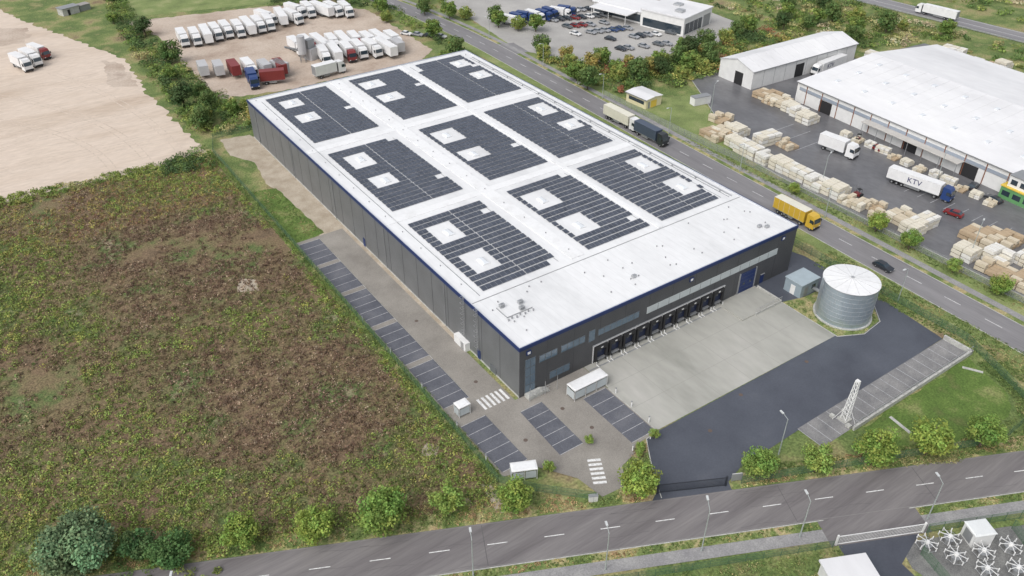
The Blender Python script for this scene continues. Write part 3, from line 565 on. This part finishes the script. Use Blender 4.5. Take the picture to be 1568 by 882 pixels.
for x,y in scatter(MP,6500):
    big,g=gval(x,y); cl=noise.noise(Vector((x*.13,y*.13,31)))+.4*noise.noise(Vector((x*.5,y*.5,3)))
    if g+cl*.9+rng.normal()*.12<.12: continue
    q=rng.uniform(.35,1.2); k=rng.uniform(.7,1.35); c=(.19,.25,.065) if rng.random()<.55 else ((.28,.275,.08) if rng.random()<.5 else (.11,.165,.05))
    C.append((x,y,.1)); RR.append((q,q,q*.9)); cc.append(tuple(v*k for v in c))
V,c=leaves(C,RR,22,.28,cc,flatz=True,shell=.3); place('meadow_shrubs',leafmesh('meadow_shrubs',V,c,g=1.3))
def verge(name,P,n,cols,q0=.2,q1=.5,hh=.7):
    C=[];RR=[];cc=[]
    for x,y in scatter(P,n):
        q=rng.uniform(q0,q1); k=rng.uniform(.6,1.3); c=pick(cols,x,y,.15,3); C.append((x,y,.02)); RR.append((q,q,q*hh)); cc.append(tuple(v*k for v in c))
    V,c=leaves(C,RR,10,.2,cc,flatz=True,shell=.2); place(name,leafmesh(name,V,c,g=1.25))
vc=[(.32,.22,.12),(.37,.31,.14),G2,G1,G2]
verge('verge_plants',[rp(-110,4.2),rp(8,4.2),rp(8,5.0),(2,-26.8),(-4,-25.4),(-14,-14.5),rp(-30,9),rp(-110,9)],3300,vc)
verge('verge_plants',[rp(23,4.2),rp(110,4.2),rp(110,9),rp(80,8),rp(27,8)],2200,vc)
verge('verge_plants',[rp(-60,-9.8),rp(33,-9),rp(34,-26),rp(-60,-26)],5200,[G1,G2,G2,Y1,G1],.3,.8)
verge('verge_plants',[rp(-90,-4.2),rp(32,-4.2),rp(32,-5.4),rp(-90,-5.4)],900,vc,.15,.3); verge('verge_plants',[rp(48,-4.2),rp(110,-4.2),rp(110,-5.4),rp(48,-5.4)],500,vc,.15,.3)
verge('verge_plants',[(-14.1,130),(-12.8,130),(-12.7,-13),(-14.6,-14)],2600,[G1,G2,(.17,.25,.06)],.3,.75,1)
verge('verge_plants',[(77.8,-2),(86,0),(86,-60),(77,-56),(78.5,-38)],2600,[G1,G2,G1,Y1],.2,.5)
verge('verge_plants',[(61.3,-8),(61.4,-20.7),(66,-23),(72,-22.3),(75.5,-18),(74.5,-12)],500,[G1,G2,G2],.15,.35)
verge('verge_plants',[(8.4,-20.9),(11,-20.9),(9.2,-23.6),(6.8,-27),(5,-30),(2.5,-28.5),(3,-25.8),(5,-23)],300,[G1,G2,B1],.2,.5)
verge('verge_plants',[(72.5,10),(79,12),(79,120),(73,120)],900,[G1,G2],.2,.4)
verge('verge_plants',[(44,-41),(40,-43.5),(50,-50),(68,-53),(72.5,-50),(76,-41),(79,-42),(74,-53),(50,-53),(38,-46)],1500,[G1,G2,Y1],.25,.6)
verge('verge_plants',[(-12.6,101),(-6.4,98.5),(-5.4,73),(-12.6,71.5)],500,[G1,G2,Y1],.15,.35)
verge('verge_plants',[(99.5,60),(101,60),(103,20),(103.5,-60),(99,-60),(99,20)],1500,[G1,G2,Y1],.2,.5)
# ---------------------------------------------------------------- vehicles
def wheel(b,x,y,r=.5,w=.3): b.cyl((x,y-w/2,r),(x,y+w/2,r),r,r,12,DARK); b.cyl((x,y-w/2-.01,r),(x,y+w/2+.01,r),r*.5,r*.5,8,GREYM)
def truck_mesh(cab,box,L=13.6,kind='semi',tarp=None):
    b=MB(); tot=L+(2.9 if kind!='trailer' else 0); x1=tot/2; x0=-tot/2; cb=cab
    b.box(x0,x0+L,-1.27,1.27,1.15,3.95,box); b.box(x0+.04,x0+L-.04,-1.3,1.3,1.1,1.2,GREYM); b.box(x0+.02,x0+L-.02,-1.29,1.29,3.95,4.0,tarp or box)
    for sx in np.arange(x0+.05,x0+L,max(1.5,L/6)): b.box(sx,sx+.06,-1.29,1.29,1.2,3.95,tarp or box)
    b.box(x0+.3,x1-.6,-.5,.5,.75,1.1,DARK); b.box(x0-.04,x0,-1.2,1.2,1.3,3.85,GREYM if tarp is None else tarp); b.box(x0+L*.35,x0+L*.65,-1.2,1.2,.5,1.0,GREYM)
    for k in range(3 if L>9 else 1):
        for s in (-1,1): wheel(b,x0+1.6+k*1.3,s*1.05)
    if kind!='trailer':
        c0=x1-2.35
        b.prof([(c0,.6),(x1-.05,.6),(x1,1.2),(x1-.02,1.9),(x1-.3,3.1),(x1-.75,3.65),(c0,3.75)],-1.24,1.24,cb,.12,3)
        b.prof([(x1+.005,1.95),(x1-.25,3.0),(x1-.29,3.0),(x1-.03,1.95)],-1.1,1.1,GLASS)
        for s in (-1,1): b.box(x1-1.3,x1-.35,s*1.25-.01,s*1.25+.01,1.95,2.8,GLASS); wheel(b,x1-.95,s*1.05); b.box(x1-.3,x1-.1,s*1.45-.1,s*1.45+.1,2,2.7,DARK)
        b.box(x1-.02,x1+.06,-1.2,1.2,.45,.95,DARK); b.box(c0-.15,c0,-.9,.9,1,3.3,DARK)
        for s in (-1,1): b.box(x1+.03,x1+.07,s*.95-.2,s*.95+.2,.95,1.15,WHITE)
        if L>9:
            for s in (-1,1): wheel(b,x1-3.9,s*1.05)
    return b.mesh('truck')
tw=flat('truck_white',(.74,.74,.74),.4); tr=flat('truck_red',(.2,.03,.03),.45); ty=flat('truck_yellow',(.62,.4,.05),.4); tb=flat('truck_blue',(.02,.05,.17),.35); tg=flat('truck_grey',(.45,.45,.46)); tc=flat('tarp_cream',(.68,.66,.56))
TS=truck_mesh(tw,tw); TB=truck_mesh(tw,tw,7,'rigid'); TT=truck_mesh(tw,tw,12,'trailer'); TR=truck_mesh(tr,tw,7.5,'rigid'); TRT=truck_mesh(tr,tr,7,'trailer'); TY=truck_mesh(ty,ty,9.2,'rigid',tc); TBL=truck_mesh(tb,tb,5.5,'rigid'); TG=truck_mesh(tg,tg,6,'trailer'); TKT=truck_mesh(tb,tw); TC=truck_mesh(tw,tc,11,'rigid'); TD=truck_mesh(flat('cab_black',(.03,.035,.04),.3),flat('truck_dark',(.06,.08,.12),.4),9,'rigid')
def veh(n,m,x,y,a,z=.05,s=1): return place(n,m,(x,y,z),R(a),s)
veh('delivery_truck',TY,r2(13,-2)[0],13.2,-90); veh('delivery_truck',TC,r2(76,-2)[0],79,-90); veh('delivery_truck',TD,r2(66,-2)[0],66,-90)
k=veh('semi_truck',TKT,127.2,5,-82)
veh('semi_truck',TB,128.3,30.5,-84,s=1.1); k2=veh('semi_truck',TS,178,72.3,184)
LN=flat('letter_navy',(.03,.03,.12))
def lettering(par,txt,size,m,side=-1,x=-2.5):
    cu=bpy.data.curves.new('lettering','FONT'); cu.body=txt; cu.size=size; cu.extrude=.01; cu.materials.append(m); o=bpy.data.objects.new('lettering',cu); COL.objects.link(o); o.parent=par; o.location=(x,side*1.31,1.9)
    o.rotation_euler=(R(90),0,0 if side<0 else R(180)); return o
lettering(k,'KTV',2,LN,-1,-3); lettering(k2,'KTV',2,LN,1,3)
s=1.12
for i in range(9): veh('box_truck',[TB,TB,TT,TB][i%4] if i!=4 else TB,7.5+i*4,222.5+rng.uniform(-1,1),-97+rng.uniform(-3,3),s=s)
for i,(x,y,m,a) in enumerate([(41,229,TB,-75),(46,226,TT,-100),(54,231,TB,-75),(58.5,229,TB,-95),(63,226,TT,-80),(67,224,TB,-85),(71,221,TB,-95),(50,224,TB,-80)]): veh('box_truck',m,x,y,a,s=s)
for i in range(6): veh('box_truck',[TG,TG,TRT,TB,TG,TRT][i],3.5+i*4.3,187-i*2.6,-92+rng.uniform(-8,8),s=s)
veh('box_truck',TBL,14,170,-100,s=s); veh('box_truck',TRT,20,168,-20,s=s); veh('box_truck',TG,25,174,-75,s=s)
for i in range(9): veh('box_truck',[TB,TR,TT,TB,TT,TR,TB,TT,TB][i],38+i*3.9,192-i*1.7+rng.uniform(-1,1),-94+rng.uniform(-5,5),s=s)
for i in range(7): veh('box_truck',[TB,TT,TR,TB,TB,TT,TG][i],42+i*4.2,178-i*1.1+rng.uniform(-1,1),-94+rng.uniform(-8,8),s=s)
veh('box_truck',TB,38,164,5,s=s); veh('box_truck',TB,-45,229,-75,s=s); veh('box_truck',TB,-41.5,232,-75,s=s); veh('tipper_truck',TR,-38,238,-70); veh('box_truck',TRT,-2,296,-70,s=s); veh('box_truck',TB,4,304,-70,s=s)
veh('semi_truck',TS,262,86,95)
for i in range(8): veh('box_truck',TBL if i%3 else TB,118+i*3.6,175-i*.8+rng.uniform(-2,2),-70+rng.uniform(-15,15),s=.9)
for i in range(6): veh('box_truck',[TB,TB,TBL,TR,TB,TT][i],150+i*3.6,196-i*2,-70)
def car_mesh(col,n):
    p=flat('car_paint_'+n,col,.3); b=MB()
    b.prof([(-2.2,.35),(2.15,.35),(2.25,.65),(1.9,.85),(.95,.98),(-1.9,1.0),(-2.22,.8)],-.9,.9,p)
    b.prof([(-1.9,.98),(1.0,.96),(.3,1.38),(-1.3,1.4)],-.8,.8,GLASS,.12,1.2); b.prof([(-1.28,1.38),(.28,1.36),(.2,1.44),(-1.15,1.45)],-.67,.67,p)
    for x in (-1.35,1.35):
        for s in (-1,1): wheel(b,x,s*.8,.33,.22)
    b.box(2.2,2.24,-.8,-.45,.6,.72,WHITE); b.box(2.2,2.24,.45,.8,.6,.72,WHITE); b.box(-2.24,-2.2,-.8,-.5,.65,.8,tr); b.box(-2.24,-2.2,.5,.8,.65,.8,tr)
    return b.mesh('car')
CS=[car_mesh(c,n) for c,n in (((.03,.035,.045),'black'),((.7,.7,.7),'white'),((.3,.31,.33),'silver'),((.2,.02,.02),'red'),((.03,.06,.15),'blue'),((.12,.13,.14),'grey'))]
KP=[0,0,1,1,2,2,5,5,0,2,4,3]
def car(x,y,a,k): return place('parked_car',CS[k],(x,y,.06),R(a))
place('moving_car',CS[0],(*r2(-11.5,-2),.065),R(-91)); car(139,26,80,3); car(123,-7,100,3); car(137.7,-8.6,80,0); car(140,-2,10,0)
for i in range(4): car(79+i*3,186-i*3.4,-60,[1,2,0,1][i])
for r_,(sx,sy,n,a) in enumerate([(131,150,8,-75),(128,160,8,-75),(138,138,9,-75),(134,128,7,-75),(134,168,9,-75),(140,176,8,-75),(160,115.5,0,0)]):
    for i in range(n):
        if rng.random()<.85: car(sx+i*2.9,sy-i*.9+rng.uniform(-.4,.4),a+rng.uniform(-4,4),KP[int(rng.integers(0,12))])
for (x,y,a) in ((139.5,32,20),(112,12,80)):
    b=MB(); b.box(-1.1,.9,-.55,.55,.3,1.0,tr); b.box(-1.3,-.9,-.5,.5,.3,1.2,DARK); b.box(-.7,.3,-.5,.5,2.1,2.18,DARK)
    for s in (-.48,.48):
        b.cyl((-.7,s,1),(-.7,s,2.1),.04,.04,5,DARK); b.cyl((.3,s,1),(.3,s,2.1),.04,.04,5,DARK); b.box(.95,1.05,s-.06,s+.06,.1,2.6,GREYM); b.box(1.05,2.1,s*.6-.06,s*.6+.06,.12,.18,GREYM); wheel(b,.6,s,.3,.2); wheel(b,-.8,s,.26,.2)
    b.build('forklift',(x,y,.05),R(a))
# ---------------------------------------------------------------- other buildings
RW=mat('hall_roof_white',[(.3,(.58,.58,.59)),(.5,(.67,.67,.68)),(.7,(.72,.72,.72))],scale=.05,fs=.5,flo=.95,fhi=1.02,rough=.6,bump=0,stretch=(1,.4,1)); WW=flat('hall_wall_white',(.7,.7,.69),.6)
def hall(name,loc,rz,lx,ly,he,hr,axis='x',wm=None):
    b=MB(); wm=wm or WW
    b.box(0,lx,0,ly,0,he,wm); o=.35
    if axis=='x':
        p=[(-o,-o,he+.01),(lx+o,-o,he+.01),(lx+o,ly/2,hr),(-o,ly/2,hr),(lx+o,ly+o,he+.01),(-o,ly+o,he+.01)]
        b.add(p,[(0,1,2,3),(3,2,4,5)],RW); b.add([(0,0,he),(0,ly,he),(0,ly/2,hr-.02)],[(0,1,2)],wm); b.add([(lx,0,he),(lx,ly,he),(lx,ly/2,hr-.02)],[(0,1,2)],wm)
        b.box(-o,lx+o,-o-.1,-o,he-.25,he+.02,GREYM)
        for x in np.arange(4,lx,4): b.cyl((x,-o,he+.02),(x,ly/2,hr+.01),.03,.03,4,MSm)
    else:
        p=[(-o,-o,he+.01),(-o,ly+o,he+.01),(lx/2,ly+o,hr),(lx/2,-o,hr),(lx+o,ly+o,he+.01),(lx+o,-o,he+.01)]
        b.add(p,[(0,3,2,1),(3,5,4,2)],RW); b.add([(0,0,he),(lx,0,he),(lx/2,0,hr-.02)],[(0,1,2)],wm); b.add([(0,ly,he),(lx,ly,he),(lx/2,ly,hr-.02)],[(0,1,2)],wm)
        b.box(-o-.1,-o,-o,ly+o,he-.25,he+.02,GREYM)
    return b,name,loc,rz
b,n_,l_,r_=hall('storage_hall',(143.6,75.4,0),R(-2),50,14.5,6,8.2)
b.box(-.06,0,4,7.5,0,4.2,DARK)
b.box(20,24,-.06,0,0,4.4,DARK)
for x in np.arange(5,49,5): b.box(x,x+.08,-.04,0,0,5.9,GREYM)
b.build(n_,l_,r_)
b,n_,l_,r_=hall('depot_hall',(142.3,-22,0),R(-4.2),66,84,6.2,9.2,'y')
b.box(-.05,0,1,83,3.9,4.8,flat('clerestory',(.3,.34,.4),.2)); b.box(-.07,-.05,1,83,3.8,3.9,GREYM)
for y in (6,22,40,70): b.box(-.08,0,y,y+4.5,0,3.7,DARK)
for y in np.arange(2,83,6): b.box(-.1,0,y,y+.25,0,6,flat('red_brown_trim',(.22,.09,.05)))
b.box(-3.0,0,26,57,3.75,3.9,flat('canopy',(.5,.48,.45)))
for y in np.arange(26.2,57,5): b.cyl((-2.9,y,0),(-2.9,y,3.75),.08,.08,6,GREYM)
for i in range(8):
    for j in range(3):
        x=8+j*9; y=6+i*10; z=6.2+(3.0)*(x/33)+.02; b.box(x,x+1.6,y,y+1.2,z-.1,z+.35,DOME)
for y in np.arange(4,84,4): b.cyl((.5,y,6.25),(32.7,y,9.2),.03,.03,4,MSm)
b.box(12,17,-.1,0,0,5,DARK); b.build(n_,l_,r_)
b=MB(); gg=flat('green_render',(.12,.3,.12)); b.box(0,9,0,12,0,3.2,gg); b.box(-.2,9.2,-.2,12.2,3.2,3.5,flat('yellow_trim',(.7,.5,.08))); b.box(0.5,8.5,1,11,3.5,6.3,WW); b.box(.3,8.7,.8,11.2,6.3,6.5,GREYM)
for i in range(4): b.box(-.05,0,1+i*2.8,3+i*2.8,1,2.3,GLASS); b.box(.45,.5,1.6+i*2.4,3.2+i*2.4,4.2,5.5,GLASS)
b.build('site_office',(140,-20,0),R(-4))
b,n_,l_,r_=hall('kiosk_building',(105.3,82.8,0),R(3),6.6,8.6,3.1,3.5,'y',flat('cream_render',(.66,.6,.4),.7)); b.box(-.04,0,1,7.5,1.2,2.3,GLASS); b.box(2,4.5,-.04,0,.1,2.3,flat('yellow_trim',(.7,.5,.08))); b.box(.8,1.6,-.04,0,.1,2.2,GREYM); b.build(n_,l_,r_)
b=MB(); b.box(0,6,0,2.4,.1,2.6,WHITE); b.box(-.04,6.04,-.04,2.44,2.5,2.65,GREYM)
for i in range(16): b.box(.2+i*.36,.32+i*.36,-.03,0,.2,2.5,tg)
b.box(5.98,6.02,.1,1.15,.2,2.45,tg); b.build('shipping_container',(119,76,.03),R(-10))
b=MB()
b.box(0,20,0,19,0,6.2,WW); b.box(-.3,20.3,-.3,19.3,6.2,6.7,RW); b.box(1,13,-.06,0,.3,4.3,GLASS); b.box(-.06,0,1,18,.5,3.5,GLASS); b.box(14,19,-.06,0,0,4.6,GREYM)
for x in (4,7,10): b.box(x,x+.1,-.08,-.06,.3,4.3,WHITE)
b.box(2,18,19.31,43,0,4.3,WW); b.box(1.5,18.5,19.4,43.5,4.3,4.7,RW); b.box(-5,1.5,22,40,4.1,4.4,RW)
for y in (23,31,39): b.cyl((-4.6,y,0),(-4.6,y,4.1),.12,.12,6,WHITE)
b.box(1.94,2,20.5,42.5,.6,3.4,GLASS); b.box(4,7,4,7,6.7,7.6,STEEL); b.box(11,14,9,12,6.7,7.4,STEEL)
b.build('car_dealership_building',(163,126,0),R(14))
b=MB(); b.box(0,7,0,4,0,2.7,CONC); b.box(-.3,7.3,-.3,4.3,2.7,2.9,GREYM); b.box(2,3,-.05,0,0,2.1,DARK); b.box(7.5,12,.5,4,0,2.2,GREYM); b.box(7.3,12.2,.3,4.2,2.2,2.35,flat('shed_roof',(.3,.28,.26))); b.build('farm_shed',(-22,283,0),R(20))
b=MB(); b.cyl((0,0,3),(0,0,9),1.4,1.4,14,tg); b.cyl((0,0,1.5),(0,0,3),.4,1.4,14,tg); b.box(2,6,-2,2,0,4,tg); b.box(2,5,-1,1,4,7,GREYM); b.cyl((4,0,2),(-4,4,5.5),.4,.4,6,GREYM)
for a in range(4): b.cyl((1.2*math.cos(a*1.57),1.2*math.sin(a*1.57),0),(1.2*math.cos(a*1.57),1.2*math.sin(a*1.57),4),.12,.12,6,GREYM)
b.build('concrete_plant',(36,181,0),R(20))
b=MB(); b.box(-3.2,3.2,-2.6,2.6,0,2.7,WW); b.box(-3.5,3.5,-2.9,2.9,2.7,3,RW); b.box(-1,0,2.6,2.65,0,2.1,GREYM); b.build('utility_building',(*rp(31,-15.2),0),RA)
b=MB(); b.box(-1.6,1.6,-1.3,1.3,0,2.6,WW); b.box(-1.75,1.75,-1.45,1.45,2.6,2.8,flat('light_cap',(.68,.7,.7)),top=(.2,.2)); b.box(-1.65,-1.6,-.8,.8,.3,2.2,GREYM); b.build('transformer_cabinet',(*rp(53.5,-10.8),0),RA)
b=MB(); b.cyl((0,0,0),(0,0,.7),.35,.35,12,STEEL); b.cyl((0,0,.7),(0,0,.78),.6,.6,16,flat('cooler_grey',(.25,.26,.27)),True); b.cyl((0,0,.8),(0,0,1.15),.25,.2,10,WHITE)
for i in range(8):
    a=i*math.pi/4; b.cyl((.2*math.cos(a),.2*math.sin(a),1.05),(1.1*math.cos(a),1.1*math.sin(a),.95),.045,.04,4,WHITE); b.cyl((1.1*math.cos(a),1.1*math.sin(a),.55),(1.1*math.cos(a),1.1*math.sin(a),1.1),.06,.06,5,WHITE)
    a2=a+math.pi/4; b.cyl((1.1*math.cos(a),1.1*math.sin(a),.6),(1.1*math.cos(a2),1.1*math.sin(a2),.6),.03,.03,4,STEEL)
fanm=b.mesh('ventilation_unit')
for i,(s,t) in enumerate([(45.3,-11.0),(48.2,-13.6),(51.2,-16.4),(49.2,-10.6),(52.6,-13.6),(55.6,-17),(57,-13.4)]): place('ventilation_unit',fanm,(*rp(s,t),.04),i*.4,1.35)
b=MB(); b.box(-.7,.7,-.25,.25,0,1.3,flat('cabinet_grey',(.6,.6,.57))); b.box(-.75,.75,-.3,.3,1.3,1.38,GREYM); b.box(-.02,.02,-.26,-.25,.1,1.25,GREYM); cab=b.mesh('electrical_cabinet')
for x,y in ((-3.9,-25.4),(3.2,-26.6)): place('electrical_cabinet',cab,(x,y,0),RA)
# ---------------------------------------------------------------- timber stacks
woods=[flat('timber_cream',(.66,.62,.52),.8),flat('timber_pale',(.57,.5,.38),.8),flat('timber_tan',(.42,.32,.21),.8),flat('wrap_white',(.71,.7,.66),.5)]
def stack(nx,ny,nl,ws,seed,su=(1.2,2.2,.9)):
    rs=np.random.default_rng(seed); b=MB()
    for i in range(nx):
        for j in range(ny):
            for k in range(nl if rs.random()<.75 else max(1,nl-1)):
                x=(i-nx/2)*(su[0]+.12)+rs.uniform(-.05,.05); y=(j-ny/2)*(su[1]+.15)+rs.uniform(-.08,.08); z=k*(su[2]+.1)
                w=woods[ws[int(rs.integers(0,len(ws)))]]
                for q in (.1,su[1]/2,su[1]-.2): b.box(x,x+su[0],y+q,y+q+.1,z,z+.1,woods[2])
                b.box(x,x+su[0],y,y+su[1],z+.1,z+su[2],w); b.box(x+su[0]*.3,x+su[0]*.3+.04,y-.01,y+su[1]+.01,z+.09,z+su[2]+.01,woods[2])
    return b.mesh('timber_stack')
ST=[stack(4,2,3,[0,0,3],1),stack(3,3,3,[0,3,0],2),stack(5,2,2,[0,1],3),stack(4,2,2,[1,2],4),stack(3,2,3,[3,3,0],5),stack(5,3,2,[2,1,2],6)]
pl=[(109,50,0),(107.5,44,1),(107.5,38,4),(108.5,33,0),(107.8,27.5,1),(107,21,4),(108.5,16,0),(107.5,10,2),(110.5,6,3),(107.5,2,3),(111,-1,2),(107.8,-6,0),(112,-6,1),(108.5,-19,0),(108,-25,3),(112,-24,4),(107.8,-31,5),(112,-32,0),(108,-38,3),(113,-38,5),(118,-17,5),(121,-20,5),(117.5,-28,1),(112.5,57,2),(114.8,54.5,0),(118,64,3),(108.5,57,5),(117,46,1),
 (143,62,2),(141,57,0),(139.5,53,4),(138.5,49,0),(140.5,64.5,3),(143,68,5),(196,66,3),(200,70,1),(206,66,2),(120,41,3)]
for i,(x,y,k) in enumerate(pl): place('timber_stack',ST[k],(x,y,.04),R(rng.uniform(-6,6)+(90 if i%5==2 else 0)),rng.uniform(.85,1.1))
for i in range(26): place('timber_stack',ST[i%6],(218+rng.uniform(-3,12)-i*.1,60-i*3.3,.04),R(rng.uniform(-10,10)),rng.uniform(.7,1.1))
for i in range(12): place('timber_stack',ST[(i*2)%5],(139.5-i*.3+rng.uniform(-.5,.5),36-i*4.1,.04),R(rng.uniform(-8,8)),.55)
# ---------------------------------------------------------------- light and camera
w=bpy.data.worlds.new('World'); S.world=w; w.use_nodes=True; nt=w.node_tree; bg=nt.nodes['Background']
sk=nt.nodes.new('ShaderNodeTexSky'); sk.sky_type='NISHITA'; sk.sun_disc=False; sk.sun_elevation=R(50); sk.sun_rotation=R(255); sk.dust_density=4; sk.air_density=1.0
hsn=nt.nodes.new('ShaderNodeHueSaturation'); hsn.inputs['Saturation'].default_value=.3; hsn.inputs['Value'].default_value=1.3; nt.links.new(sk.outputs[0],hsn.inputs['Color']); nt.links.new(hsn.outputs[0],bg.inputs[0]); bg.inputs[1].default_value=.15
ld=bpy.data.lights.new('sun','SUN'); ld.energy=1.0; ld.angle=R(50); ld.color=(1,.98,.95); so=bpy.data.objects.new('sun',ld); COL.objects.link(so); so.rotation_euler=(R(40),0,R(-75))
S.view_settings.view_transform='Standard'; S.view_settings.look='None'; S.view_settings.exposure=0
cd=bpy.data.cameras.new('camera'); cd.lens=1254.5/1568*36; cd.sensor_width=36; cd.clip_end=5000; cd.clip_start=.5
co=bpy.data.objects.new('camera',cd); COL.objects.link(co); co.location=(-62.116,-87.598,100); co.rotation_euler=(math.pi/2-.6161,0,-.605); S.camera=co
